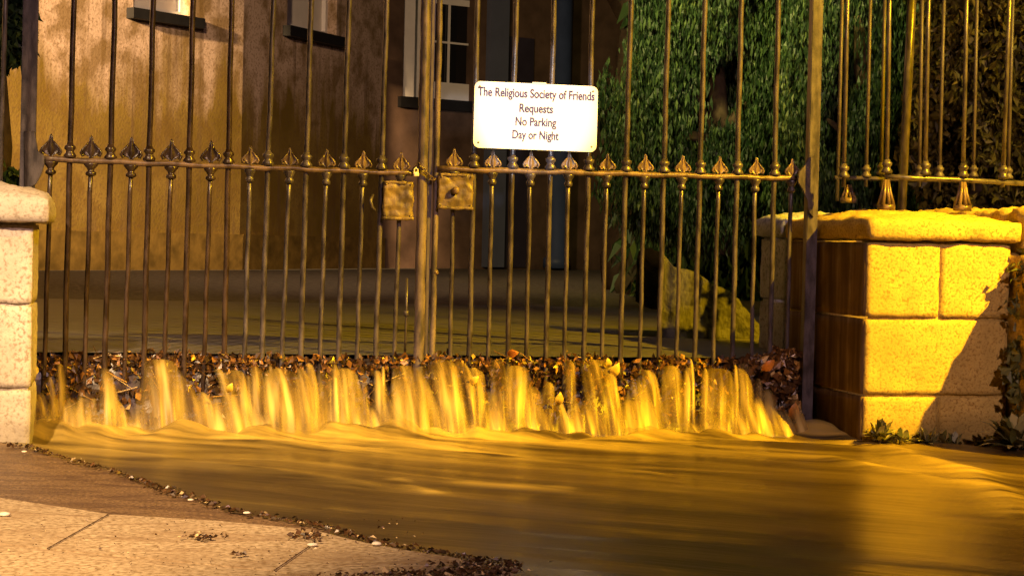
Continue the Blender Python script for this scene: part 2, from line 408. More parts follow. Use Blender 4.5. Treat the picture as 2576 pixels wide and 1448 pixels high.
fm, fnt, fb = mat('streaked_reveal_shade', .85, .2)  # dark brown stands in for shade on the reveal; streaks are stains
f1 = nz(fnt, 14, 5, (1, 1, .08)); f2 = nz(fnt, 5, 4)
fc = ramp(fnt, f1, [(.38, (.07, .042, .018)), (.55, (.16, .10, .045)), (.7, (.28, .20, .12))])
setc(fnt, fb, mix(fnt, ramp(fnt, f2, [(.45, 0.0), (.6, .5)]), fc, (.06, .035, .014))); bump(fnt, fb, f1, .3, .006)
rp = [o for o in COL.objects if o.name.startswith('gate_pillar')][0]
for za, zb in ((-.15, zr(996)), (zr(994), zr(802)), (zr(800), zr(611))):  # added slabs that carry the reveal's shade in their colour
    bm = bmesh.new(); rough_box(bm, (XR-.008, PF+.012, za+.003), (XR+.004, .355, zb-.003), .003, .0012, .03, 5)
    adopt(obj('shaded_reveal_facing', bm, fm, None, True), rp)
lz = lambda v, u=60: onY(u, v, -.56).z
xl = onY(80, 800, -.56).x
pillar('gate_pillar', xl-.75, xl, -.56, -.07, [(-.2, lz(979), []), (lz(977), lz(768), []), (lz(766), lz(562), [])],
       lz(560), lz(500), lz(448), GL, 'pale speckled granite gate pillar at the left edge', over=.062, seed=4)
GY = granite('cool_lit_stone', (.42, .45, .52), (.2, .22, .27), 60)  # cool light put into the colour of the pillar's back part
g0_ = onY(1976, 700, .45); q = lambda v: onY(1990, v, .45).z
pillar('pillar_back_part', g0_.x, g0_.x+.34, .45, .80, [(-.2, q(760), []), (q(758), q(600), [])], q(598), q(552), q(532), GY, 'back part of the right gate pillar, tinted blue-grey for cool light', over=.035, seed=8)
# wing wall right of the right pillar (its top edge throws the diagonal shadow)
root = empty('wing_wall', (xe, -.6, 0))
bm = bmesh.new()
rough_box(bm, (xe+.012, -1.28, -.2), (xe+.42, .30, zr(640, 2540)), .02, .008, .04, 31)
adopt(obj('wall', bm, GR, None, True), root)
tag(root, 'dark shadowed stone wall right of the yellow lit pillar', 'wall')
# boundary wall behind / right of pillar under the railing
root = empty('boundary_wall', (xe, .0, 0))
bm = bmesh.new(); rough_box(bm, (xe+.01, .31, -.2), (8, .62, .80), .02, .012, .07, 41)
adopt(obj('wall', bm, RUBBLE, None, True), root)
bm = bmesh.new(); rough_box(bm, (xe+.05, -.60, zr(640, 2540)+.003), (xe+1.3, .62, zr(525, 2560)), .03, .012, .03, 43)
adopt(obj('coping', bm, GR, None, True), root)
tag(root, 'low stone boundary wall with thick coping under the right railing', 'wall')
# left boundary wall, out of frame mostly
root = empty('boundary_wall', (xl-1, 0, 0))
bm = bmesh.new(); rough_box(bm, (xl-3.5, -.45, -.2), (xl-.76, -.15, .86), .02, .012, .06, 47)
adopt(obj('wall', bm, GL, None, True), root); tag(root, 'pale stone wall joining the left gate pillar', 'wall')

# ------------------------------------------------------------------ building
class Wall:
    def __init__(s, O, ang):
        s.O = Vector(O); s.d = Vector((math.sin(ang), math.cos(ang), 0)); s.n = Vector((s.d.y, -s.d.x, 0))   # n toward viewer
        s.M = Matrix((s.d, -s.n, Vector((0, 0, 1)))).transposed().to_4x4(); s.M.translation = s.O
    def at(s, u, v):
        d = ray(u, v); t = (s.O-CAM).dot(s.n)/d.dot(s.n); p = CAM+d*t-s.O; return p.dot(s.d), p.z
    def pt(s, l, z): return s.O+s.d*l+Vector((0, 0, z))
def wall_mesh(W, s0, s1, z0, z1, ops, th=.3):
    bm = bmesh.new()
    ss = sorted({s0, s1, *[a for o in ops for a in o[:2]]}); zz = sorted({z0, z1, *[a for o in ops for a in o[2:]]})
    q = lambda pts: bm.faces.new([bm.verts.new(p) for p in pts])
    for i in range(len(ss)-1):
        for j in range(len(zz)-1):
            cx, cz = (ss[i]+ss[i+1])/2, (zz[j]+zz[j+1])/2
            if any(o[0] < cx < o[1] and o[2] < cz < o[3] for o in ops): continue
            for y in (0, th): q([(ss[i], y, zz[j]), (ss[i+1], y, zz[j]), (ss[i+1], y, zz[j+1]), (ss[i], y, zz[j+1])])
    for o in ops:
        a, b, c, d = o
        q([(a, 0, c), (b, 0, c), (b, th, c), (a, th, c)]); q([(a, 0, d), (b, 0, d), (b, th, d), (a, th, d)])
        q([(a, 0, c), (a, 0, d), (a, th, d), (a, th, c)]); q([(b, 0, c), (b, 0, d), (b, th, d), (b, th, c)])
    q([(s0, 0, z1), (s1, 0, z1), (s1, th, z1), (s0, th, z1)])
    q([(s0, 0, z0), (s0, 0, z1), (s0, th, z1), (s0, th, z0)]); q([(s1, 0, z0), (s1, 0, z1), (s1, th, z1), (s1, th, z0)])
    bm.transform(W.M); return bm
def wbox(W, s0, s1, y0, y1, z0, z1, bm=None):
    nb = bm or bmesh.new(); bx(nb, (s0, y0, z0), (s1, y1, z1), W.M); return nb
d60 = ray(60, 670); dpth = 17.0
pA = CAM+d60*(dpth/FP)
ZB = pA.z
WA = Wall((pA.x, pA.y, 0), yaw+R(34))
sB, _ = WA.at(603, 600)
WB = Wall(WA.pt(sB, 0), yaw+R(24))
sC, _ = WB.at(962, 600)
WC = Wall(WB.pt(sC, 0), yaw+R(54))
bld = empty('meeting_house', tuple(WA.pt(sB, ZB)))
tag(bld, 'stained rendered building with black window sills behind the gate', 'building')
def part(name, bm, m, parent=bld, smooth=False):
    o = obj(name, bm, m, None, smooth); adopt(o, parent) if parent is bld else setattr(o, 'parent', parent)
    return o
a1, z1 = WA.at(326, 22); a2, _ = WA.at(492, 30)
b1, z2 = WB.at(716, 66); b2, _ = WB.at(852, 78)
c1, z3 = WC.at(1006, 243); c2, _ = WC.at(1204, 246)
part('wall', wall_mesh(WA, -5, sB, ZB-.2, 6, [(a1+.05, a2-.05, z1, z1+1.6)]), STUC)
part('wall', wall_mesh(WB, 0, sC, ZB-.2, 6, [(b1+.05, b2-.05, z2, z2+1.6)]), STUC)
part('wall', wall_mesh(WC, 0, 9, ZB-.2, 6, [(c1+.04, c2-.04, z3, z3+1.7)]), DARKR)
# plinths: slightly proud band
_, zp = WA.at(300, 583)
part('plinth', wbox(WA, -5, sB+.012, -.035, -.002, ZB-.2, zp), PLIN)
part('plinth', wbox(WB, .018, sC+.01, -.035, -.002, ZB-.2, zp), PLIN)
def window(W, s0, s1, z0, h, sillh, cols, rows, blind=None, frame=.05, dep=.12, archi=0, slm=SLATE):
    bm = bmesh.new()
    for (p, q_, r_, s_) in ((s0, s0+frame, z0, z0+h), (s1-frame, s1, z0, z0+h), (s0+frame, s1-frame, z0, z0+frame*1.3), (s0+frame, s1-frame, z0+h-frame, z0+h)):
        bx(bm, (p, dep, r_), (q_, dep+.06, s_), W.M)
    wdw = part('window', bm, WHITEP)
    bm = bmesh.new(); w_ = (s1-s0-2*frame)/cols; hh = (h-2*frame)/rows
    for i in range(1, cols): x = s0+frame+w_*i; bx(bm, (x-.012, dep+.01, z0+frame*1.3), (x+.012, dep+.04, z0+h-frame), W.M)
    for j in range(1, rows): z = z0+frame*1.3+hh*j; bx(bm, (s0+frame, dep+.013, z-.012), (s1-frame, dep+.037, z+.012), W.M)
    if cols > 1: part('muntin', bm, WHITEP, wdw)
    else: bm.free()
    part('pane', wbox(W, s0+frame, s1-frame, dep+.05, dep+.055, z0+frame, z0+h-frame), blind or GLASS, wdw)
    part('sill', wbox(W, s0-.09, s1+.09, -.10, dep, z0-sillh, z0+.004), slm)
window(WA, a1+.05, a2-.05, z1, 1.6, .10, 1, 1, BLIND)
window(WB, b1+.05, b2-.05, z2, 1.6, .11, 1, 1, BLIND)
# third window: architrave, apron rail, sash
_, zs = WC.at(1150, 207)
l0, _ = WC.at(1108, 150); l1, _ = WC.at(1200, 150)
fr = bmesh.new()
e1, _ = WC.at(1046, 150)
bx(fr, (c1+.04, .03, z3), (e1, .10, z3+1.7), WC.M); bx(fr, (e1, .16, z3), (c2-.04, .22, zs), WC.M)
bx(fr, (e1, .16, zs), (l0, .22, z3+1.7), WC.M)
wdw = part('window', fr, WHITEP)
_, zm1 = WC.at(1150, 105); _, zm2 = WC.at(1150, 3); lm, _ = WC.at(1152, 100)
fr = bmesh.new()
bx(fr, (lm-.012, .19, zs), (lm+.012, .215, z3+1.7), WC.M)
for z in (zm1, ): bx(fr, (l0, .192, z-.012), (c2-.04, .213, z+.012), WC.M)
bx(fr, (l0, .185, zm2-.03), (c2-.04, .215, zm2+.05), WC.M)
part('muntin', fr, WHITEP, wdw)
part('pane', wbox(WC, l0, c2-.04, .23, .24, zs, z3+1.7), GLASS, wdw)
part('sill', wbox(WC, c1-.03, c2+.0, -.08, .15, z3-.13, z3), SLATE)
# pilaster, porch column and door recess right of the sash
def cyl(W, s, y, r, z0, z1, name, m, parent=bld):
    bm = bmesh.new(); p = W.M@Vector((s, y, 0)); lathe(bm, (p.x, p.y, 0), [(z0, r*1.25), (z0+.12, r*1.25), (z0+.15, r), (z1, r*.95)], 20)
    return part(name, bm, m, parent, True)
g0, _ = WC.at(1222, 150); g1, _ = WC.at(1268, 150)
part('pilaster', wbox(WC, g0, g1, -.10, -.002, ZB, 6), GREYP)
h0, _ = WC.at(1382, 150)
cyl(WC, h0, -.25, .14, ZB, 6, 'porch_column', NAVY)
p0, _ = WC.at(1275, 150); p1, _ = WC.at(1340, 150)
part('door', wbox(WC, p0, p1, -.03, -.002, ZB, 3.4), plain('dark_door_paint', (.035, .028, .045), .4, .4, .15, 5, 0))
# roof slab closes the building from above
part('roof', wbox(WC, -6, 9, .3, 4, 6.0, 6.3), SLATE)

# ------------------------------------------------------------------ garden bank and rubble wall on the right of the yard
def ragged_wall(name, top, y, th, m, label, cat, zb=.2):
    n = 150; P = [onY(u, v, y) for u, v in top]
    def zt(x):
        for a, b in zip(P, P[1:]):
            if a.x <= x <= b.x: return a.z+(b.z-a.z)*(x-a.x)/(b.x-a.x)
        return P[-1].z
    V = []; F = []; rows = 44
    for k, yy in enumerate([0, 1]):
        pass
    x0, x1 = P[0].x, P[-1].x
    prof = [(t/ (rows-1)) for t in range(rows)]
    for i in range(n+1):
        x = x0+(x1-x0)*i/n; z1_ = zt(x)+.025*noise.noise(Vector((x*9, y, 1)))
        for t in prof:                            # front face up, over the top, then down the back
            if t < .6: q = t/.6; p = Vector((x, y, zb+(z1_-zb)*q))
            else: q = (t-.6)/.4; p = Vector((x, y+th*min(1, q*1.6), z1_-max(0, q-.6)*1.2*(z1_-zb)+.02*math.sin(min(1, q*1.6)*math.pi)))
            p += Vector((0, -1, .3))*(.022*nv(p, 5, 3)+.007*nv(p, 19, 8)); V.append(p)
    F = [(i*rows+j, (i+1)*rows+j, (i+1)*rows+j+1, i*rows+j+1) for i in range(n) for j in range(rows-1)]
    return tag(pyobj(name, V, F, m, smooth=False), label, cat)
ragged_wall('garden_wall', [(1668, 640), (1700, 668), (1760, 700), (1830, 735), (1880, 775), (1920, 815), (1956, 850), (1962, 880)], 1.6, .5, RUBBLE, 'low mossy stone wall sloping down beside the right gate leaf', 'garden wall')
# ------------------------------------------------------------------ foliage
def sprays(name, fnpos, n, size, m, parent, droop=.8, wid=.22, seed=1, lo=0, hi=1):
    rnd = random.Random(seed); V = []; F = []; var = []
    for _ in range(n):
        c = fnpos(rnd)
        if c is None: continue
        L = size*(.5+rnd.random()); wd = L*wid*(.6+.8*rnd.random())
        d = Vector((rnd.gauss(0, 1), rnd.gauss(0, 1), rnd.gauss(0, 1))).normalized()*(1-droop)+Vector((0, 0, -droop*(1 if rnd.random() < .85 else -1)))
        d.normalize(); s = d.cross(Vector((rnd.gauss(0, 1), rnd.gauss(0, 1), rnd.gauss(0, .3)))).normalized()
        nn = d.cross(s)*L*.15; b = len(V); c = Vector(c)
        V += [c, c+d*L*.45+s*wd*.5+nn, c+d*L*.45-s*wd*.5+nn, c+d*L]
        F.append((b, b+1, b+3, b+2)); var.append(min(1, max(0, lo+(hi-lo)*(rnd.random()**1.6*.75+.25*(noise.noise(c*1.7)+.5)))))
    o = pyobj(name, V, F, m, parent, var=var); return o
def tree(name, base, trunk_h, blobs, n, size, m, label, cat, seed=1, group=None, droop=.8, wid=.22):
    root = empty(name, base); tag(root, label, cat, group)
    bm = bmesh.new(); b = Vector(base)
    top = Vector(blobs[0][0]); tube(bm, [b, b.lerp(top, .4)+Vector((.04, .03, 0)), top], [.12, .09, .03], 9)
    for c, r in blobs[1:]: tube(bm, [b.lerp(top, .5), Vector(c)], [.05, .012], 6)
    adopt(obj('trunk', bm, BARK, None, True), root)
    W_ = [r[0]*r[1]*r[2] for _, r in blobs]
    def f(rnd):
        c, r = rnd.choices(blobs, W_)[0]
        while True:
            p = Vector((rnd.uniform(-1, 1), rnd.uniform(-1, 1), rnd.uniform(-1, 1)))
            if .35 < p.length < 1: break
        p *= (1+.25*noise.noise(p*2.5+Vector(c)))
        q = Vector((c[0]+p.x*r[0], c[1]+p.y*r[1], c[2]+p.z*r[2]))
        if noise.noise(Vector((q.x*3.4, q.y*3.4, q.z*1.3))) < -.16: return None
        return q
    o = sprays('crown', f, n, size, m, None, droop, wid, seed); adopt(o, root)
    return root
def at3(u, v, y): p = onY(u, v, y); return (p.x, p.y, p.z)
g1_ = 'dense evergreens behind the gate'
yT = 4.2
tree('conifer', tuple(onY(1800, 640, yT)), 1, [(at3(1800, 60, yT), (.62, .5, 1.3)), (at3(1640, 330, yT), (.42, .4, .72)), (at3(1930, 200, yT), (.50, .4, 1.0)), (at3(1750, 420, yT), (.50, .4, .60)), (at3(1690, 130, yT), (.32, .4, .75))],
     130000, .062, FOL, 'green drooping conifer behind the right gate leaf', 'tree', 3, g1_)
yT = 3.2
tree('conifer', tuple(onY(2180, 700, yT)), 1, [(at3(2160, 40, yT), (.48, .4, 1.2)), (at3(2080, 300, yT), (.35, .3, .8)), (at3(2260, 300, yT), (.35, .3, .75))],
     60000, .058, FOL, 'shadowy conifer behind the right pillar railing', 'tree', 5, g1_)
yT = 2.4
tree('golden_shrub', tuple(onY(2460, 700, yT)), 1, [(at3(2480, 60, yT), (.42, .35, 1.1)), (at3(2400, 330, yT), (.30, .3, .6)), (at3(2570, 350, yT), (.36, .3, .6))],
     30000, .06, FOLG, 'golden brown leafy shrub behind the railing at far right', 'shrub', 8, None, .5, .5)
yT = 3.0
tree('leafy_shrub', tuple(onY(-40, 600, yT)), 1, [(at3(-10, 20, yT), (.20, .25, .5)), (at3(-40, 230, yT), (.15, .2, .42)), (at3(8, 445, yT), (.10, .15, .07))],
     9000, .07, FOL, 'leafy green shrub at the left edge above the pale pillar', 'shrub', 9, None, .5, .45)
# dark hedge mass closing the background on the right
def hf(rnd):
    return Vector((rnd.uniform(3.0, 9.5), rnd.uniform(7.0, 7.8), rnd.uniform(.3, 4.2)))
o = sprays('crown', hf, 30000, .22, FOL, None, .6, .3, 12); root = empty('hedge', (5, 7.4, .3)); adopt(o, root)
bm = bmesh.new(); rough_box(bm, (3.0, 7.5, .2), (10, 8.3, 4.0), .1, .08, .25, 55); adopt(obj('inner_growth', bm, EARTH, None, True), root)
tag(root, 'tall dark hedge far behind the conifers', 'hedge')

# ================================================================== THE GATE
LT, LB = .0115, .0095
def bar_pts(ut, ub, vb, vt=0, y=0.0, ext=1.2):
    b = onY(ub, vb, y); t = onY(ut, vt, y); d = (t-b)/(t.z-b.z)
    return b, t, d
def collar_prof(s=1): return [(0, .024*s), (.010, .026*s), (.022, .017*s), (.030, .016*s), (.036, .023*s), (.046, .023*s), (.052, .015*s), (.060, .0125*s)]
SPEAR = [(0, .010), (.012, .008), (.02, .012), (.032, .030), (.042, .031), (.055, .022), (.07, .011), (.083, .007), (.092, .001)]
SP = [(0, .008), (.010, .008), (.015, .020), (.021, .031), (.030, .036), (.039, .033), (.050, .024), (.061, .015), (.071, .0095), (.080, .0075), (.088, .006), (.095, .001)]
def spear_mesh(bm, c, s):
    s *= .87
    # cast spade finial: rounded barbs, raised rim, hollowed cheeks and a middle rib
    prev = None
    for z, w in SP:
        k = min(1, w/.03); row = []
        for sx, d in ((-1, 0), (-.86, .0075), (-.62, .006-.003*k), (-.34, .004-.003*k+.002), (-.16, .008), (0, .011), (.16, .008), (.34, .004-.003*k+.002), (.62, .006-.003*k), (.86, .0075), (1, 0)):
            row.append((sx*w*s, -d*s*min(1, .25+w/.012)))
        full = [(x, y) for x, y in row]+[(x, -y) for x, y in row[1:-1][::-1]]
        ring = [bm.verts.new((c[0]+x, c[1]+y, c[2]+z*s)) for x, y in full]
        if prev:
            for q in range(len(ring)): bm.faces.new((prev[q], prev[(q+1) % len(ring)], ring[(q+1) % len(ring)], ring[q]))
        else: bm.faces.new(ring[::-1])
        prev = ring
    bm.faces.new(prev)
    for sx in (-1, 1):
        tube(bm, [(c[0]+sx*x*s, c[1]-.005*s, c[2]+z*s) for x, z in ((.010, .066), (.022, .050), (.034, .036), (.039, .025), (.033, .014), (.025, .016))], [.003*s, .0045*s, .0055*s, .006*s, .0055*s, .003*s], 8)
def gate_leaf(name, label, railp, tall, short, y=0.0, ndark=0):
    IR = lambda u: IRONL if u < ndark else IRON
    root = empty(name, (onY(railp[0][0], railp[0][1], y).x, y, 0)); tag(root, label, 'gate leaf', 'two leaves of the iron gate')
    P0, P1 = onY(*railp[0], y), onY(*railp[1], y)
    rz = lambda x: P0.z+(P1.z-P0.z)*(x-P0.x)/(P1.x-P0.x)
    bm = bmesh.new(); n = 24
    pts = [P0.lerp(P1, i/n)+Vector((0, -.012, .0025*math.sin(i*1.7))) for i in range(n+1)]
    for a, b in zip(pts, pts[1:]): pass
    tube(bm, pts, [.0125+.0012*math.sin(i*2.3) for i in range(n+1)], 10)
    adopt(obj('rail', bm, IRON2, None, True), root)
    # bottom rail, hidden in the dam of leaves
    bm = bmesh.new(); bx(bm, (P0.x, y-.006, .085), (P1.x, y+.006, .125)); adopt(obj('bottom_rail', bm, IROND), root)
    for ut, ub, vb in tall:
        b, t, d = bar_pts(ut, ub, vb, 0, y)
        lo = b+d*(.02-b.z); hi = b+d*(2.3-b.z)
        bm = bmesh.new(); k = 14
        tube(bm, [lo.lerp(hi, i/k)+Vector((.0015*math.sin(i*2.1+ut), 0, 0)) for i in range(k+1)], LT, 10)
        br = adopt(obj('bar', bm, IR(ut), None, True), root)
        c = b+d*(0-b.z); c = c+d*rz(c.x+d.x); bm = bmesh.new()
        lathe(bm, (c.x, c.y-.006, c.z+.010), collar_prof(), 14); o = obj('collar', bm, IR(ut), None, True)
        o.parent = br
    for ut, ub, vb, s in short:
        b, t, d = bar_pts(ut, ub, vb, railp[0][1], y)
        lo = b+d*(.02-b.z); c = onY(ut, railp[0][1]+(railp[1][1]-railp[0][1])*(ut-railp[0][0])/(railp[1][0]-railp[0][0]), y)
        bm = bmesh.new(); k = 8
        tube(bm, [lo.lerp(c, i/k)+Vector((.0015*math.sin(i*2.1+ut), 0, 0)) for i in range(k+1)], LB, 10)
        br = adopt(obj('bar', bm, IR(ut), None, True), root)
        inv = Matrix.Translation(root.location).inverted()
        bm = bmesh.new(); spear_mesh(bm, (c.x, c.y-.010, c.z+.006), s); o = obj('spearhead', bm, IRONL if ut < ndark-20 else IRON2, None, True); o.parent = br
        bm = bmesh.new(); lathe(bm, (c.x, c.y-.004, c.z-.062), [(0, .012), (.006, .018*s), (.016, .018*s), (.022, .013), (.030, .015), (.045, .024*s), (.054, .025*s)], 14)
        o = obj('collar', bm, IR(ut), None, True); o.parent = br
    return root
tallL = list(zip([186, 289, 386, 486, 583, 688, 783, 878, 973], [162, 263, 361, 463, 563, 658, 756, 851, 945], [933]*5+[900]*4))
shortL = [(128, 111, 933, 1.18), (229, 212, 933, 1.18), (330, 313, 933, 1.2), (431, 412, 933, 1.18), (530, 512, 933, 1.18), (629, 614, 933, 1.0), (728, 709, 900, 1.0), (821, 804, 900, 1.0), (913, 897, 900, 1.0), (1008, 991, 900, 1.0)]
tallR = list(zip([1202, 1299, 1394, 1491, 1588, 1682, 1774, 1866, 1959], [1180, 1277, 1373, 1468, 1560, 1657, 1747, 1842, 1936], [900]*9))
shortR = [(u, b, 900, 1.0) for u, b in zip([1141, 1238, 1334, 1430, 1526, 1621, 1715, 1808, 1900, 1990], [1132, 1228, 1323, 1419, 1514, 1609, 1701, 1794, 1890, 1979])]
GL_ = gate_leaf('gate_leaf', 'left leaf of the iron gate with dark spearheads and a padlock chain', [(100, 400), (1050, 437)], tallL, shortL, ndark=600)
GR_ = gate_leaf('gate_leaf', 'right leaf of the iron gate carrying the white sign', [(1098, 425), (2022, 450)], tallR, shortR)
def stile(name, root, ut, ub, vb, r, m, flat=None, y=0, lo_z=.0, hi_z=2.35, wob=.002):
    b, t, d = bar_pts(ut, ub, vb, 0, y); lo = b+d*(lo_z-b.z); hi = b+d*(hi_z-b.z)
    bm = bmesh.new()
    if flat:
        vs = []
        for p in (lo, hi):
            vs.append([bm.verts.new((p.x+sx*flat[0]/2, p.y+sy*flat[1]/2, p.z)) for sx, sy in ((-1, -1), (1, -1), (1, 1), (-1, 1))])
        for k in range(4): bm.faces.new((vs[0][k], vs[0][(k+1) % 4], vs[1][(k+1) % 4], vs[1][k]))
        bm.faces.new(vs[0][::-1]); bm.faces.new(vs[1]); bmesh.ops.bevel(bm, geom=list(bm.edges), offset=.003, segments=2, affect='EDGES')
    else:
        k = 30; tube(bm, [lo.lerp(hi, i/k)+Vector((wob*math.sin(i*1.3), 0, 0)) for i in range(k+1)], [r*(1+.05*math.sin(i*2.9)) for i in range(k+1)], 16)
    return adopt(obj(name, bm, m, None, not flat), root)
stile('meeting_post', GL_, 1072, 1053, 900, .0225, IRONP, y=-.01, wob=.001, lo_z=.02)
stile('meeting_stile', GR_, 1107, 1087, 900, .0125, IRONP, y=.0, wob=.001, lo_z=.02)
# dark rebate strip between post and stile
stile('rebate_strip', GL_, 1091, 1070, 900, .01, IROND, flat=(.018, .02), y=.012, lo_z=.02)
# hinge posts
stile('hinge_post', GL_, 78, 60, 900, .02, IRON, flat=(.060, .05), y=.0)
stile('hinge_post', GR_, 2054, 2030, 900, .02, IRON, flat=(.050, .045), y=-.035, lo_z=-.05)
# brackets on the hinge posts
def bracket(root, pts, y, th=.014, m=IRON):
    bm = bmesh.new(); P = [onY(u, v, y) for u, v in pts]
    f = [bm.verts.new((p.x, y-th/2, p.z)) for p in P]; b = [bm.verts.new((p.x, y+th/2, p.z)) for p in P]
    bm.faces.new(f); bm.faces.new(b[::-1]); n = len(P)
    for i in range(n): bm.faces.new((f[i], b[i], b[(i+1) % n], f[(i+1) % n]))
    bmesh.ops.recalc_face_normals(bm, faces=bm.faces); bmesh.ops.bevel(bm, geom=list(bm.edges), offset=.0025, segments=1, affect='EDGES')
    return adopt(obj('hinge_bracket', bm, m), root)
bracket(GL_, [(88, 330), (96, 380), (112, 392), (112, 415), (104, 440), (92, 462), (74, 474), (62, 474), (60, 330)], -.03)
bracket(GR_, [(2050, 390), (2034, 396), (2022, 418), (2008, 432), (2006, 458), (2018, 478), (2030, 505), (2034, 535), (2046, 548)], -.063, m=IRON)
# lock boxes
def lockbox(root, c4, y, dep, knob=None, label=None, mm=IRON3):
    P = [onY(u, v, y) for u, v in c4]
    x0 = sum(p.x for p in (P[0], P[3]))/2; x1 = (P[1].x+P[2].x)/2; z1_ = (P[0].z+P[1].z)/2; z0 = (P[2].z+P[3].z)/2
    bm = bmesh.new(); rough_box(bm, (x0, y, z0), (x1, y+dep, z1_), .006, .0035, .008, 61+int(x0*10), None, 30)
    rough_box(bm, (x0-.003, y-.006, z0-.004), (x1+.002, y+.010, z0+.010), .003, .002, .008, 63, None, 40)
    rough_box(bm, (x0+.004, y-.005, z1_-.012), (x1-.03, y+.010, z1_+.001), .003, .002, .008, 64, None, 40)
    o = adopt(obj('lock_box', bm, mm, None, True), root)
    inv = Matrix.Translation(root.location).inverted()
    for (ax, az) in ((.012, .012), (.012, -.014), (-.012, .014), (-.012, -.012)):
        b = bmesh.new(); bmesh.ops.create_uvsphere(b, u_segments=10, v_segments=6, radius=.005)
        bmesh.ops.translate(b, vec=((x0 if ax > 0 else x1)+ax, y-.002, (z0 if az > 0 else z1_)+az), verts=b.verts)
        r_ = obj('rivet', b, mm, None, True); r_.parent = o
    if knob:
        k = onY(*knob, y-.012); b = bmesh.new(); bmesh.ops.create_uvsphere(b, u_segments=18, v_segments=12, radius=.0165)
        bmesh.ops.translate(b, vec=(k.x, k.y-.004, k.z), verts=b.verts)
        tube(b, [(k.x, y+.002, k.z), (k.x, k.y, k.z)], .010, 12)
        r_ = obj('knob', b, IRON2, None, True); r_.parent = o
    return o
lockbox(GL_, [(965, 455), (1040, 457), (1040, 552), (963, 550)], -.035, .05)
lockbox(GR_, [(1103, 436), (1192, 438), (1190, 526), (1102, 524)], -.035, .05, (1146, 479))
# small bent latch left of the left lock box
bm = bmesh.new(); tube(bm, [onY(938, 490, -.01), onY(932, 505, -.03), onY(936, 520, -.03), onY(944, 530, -.02)], [.006, .008, .006, .004], 8)
adopt(obj('latch', bm, IROND, None, True), GL_)
# drop bolt beside the meeting post
bm = bmesh.new(); tube(bm, [onY(1024, 700, -.01), onY(1022, 790, -.01), onY(1018, 900, -.01)], .005, 8); tube(bm, [onY(1022, 780, -.01), onY(1022, 795, -.01)], .011, 8)
adopt(obj('drop_bolt', bm, IRON, None, True), GL_)
bm = bmesh.new(); bmesh.ops.create_uvsphere(bm, u_segments=12, v_segments=8, radius=.011); bmesh.ops.translate(bm, vec=onY(1097, 685, -.005), verts=bm.verts)
adopt(obj('stile_stud', bm, IRON2, None, True), GR_)
# chain of links tying the leaves + padlock
ch = empty('padlock_chain', onY(1060, 440, -.05)); tag(ch, 'short chain tying the two gate leaves together at the rail', 'chain')
def linkring(pts): return pts
path = [onY(u, v, y) for u, v, y in ((1040, 428, -.02), (1046, 420, -.04), (1054, 412, -.045), (1062, 424, -.05), (1070, 434, -.05), (1080, 444, -.045), (1090, 452, -.03), (1098, 448, -.01))]
for i, (a, b) in enumerate(zip(path, path[1:])):
    c = (a+b)/2; d = (b-a).normalized(); s = d.cross(Vector((0, 1, 0) if i % 2 else (0, .3, 1))).normalized(); L = (b-a).length*.75
    pts = [c+d*L*math.cos(t)+s*.007*math.sin(t) for t in (2*math.pi*k/12 for k in range(13))]
    bm = bmesh.new(); tube(bm, pts, .0028, 6, False); adopt(obj('chain_link', bm, IRON2, None, True), ch)
STEEL = plain('bright_steel', (.85, .82, .7), .25, .8, .05, 20, 0)
pd = empty('padlock', onY(1046, 436, -.05)); tag(pd, 'small bright padlock hanging at the end of the left rail', 'padlock')
c = onY(1046, 437, -.05); bm = bmesh.new(); rough_box(bm, (c.x-.011, c.y-.008, c.z-.012), (c.x+.014, c.y+.008, c.z+.008), .005, .001, .004, 9); adopt(obj('lock_body', bm, STEEL, None, True), pd)
bm = bmesh.new(); tube(bm, [c+Vector((-.007, 0, .006)), c+Vector((-.007, 0, .018)), c+Vector((0, 0, .025)), c+Vector((.008, 0, .018)), c+Vector((.008, 0, .006))], .003, 8); adopt(obj('shackle', bm, STEEL, None, True), pd)
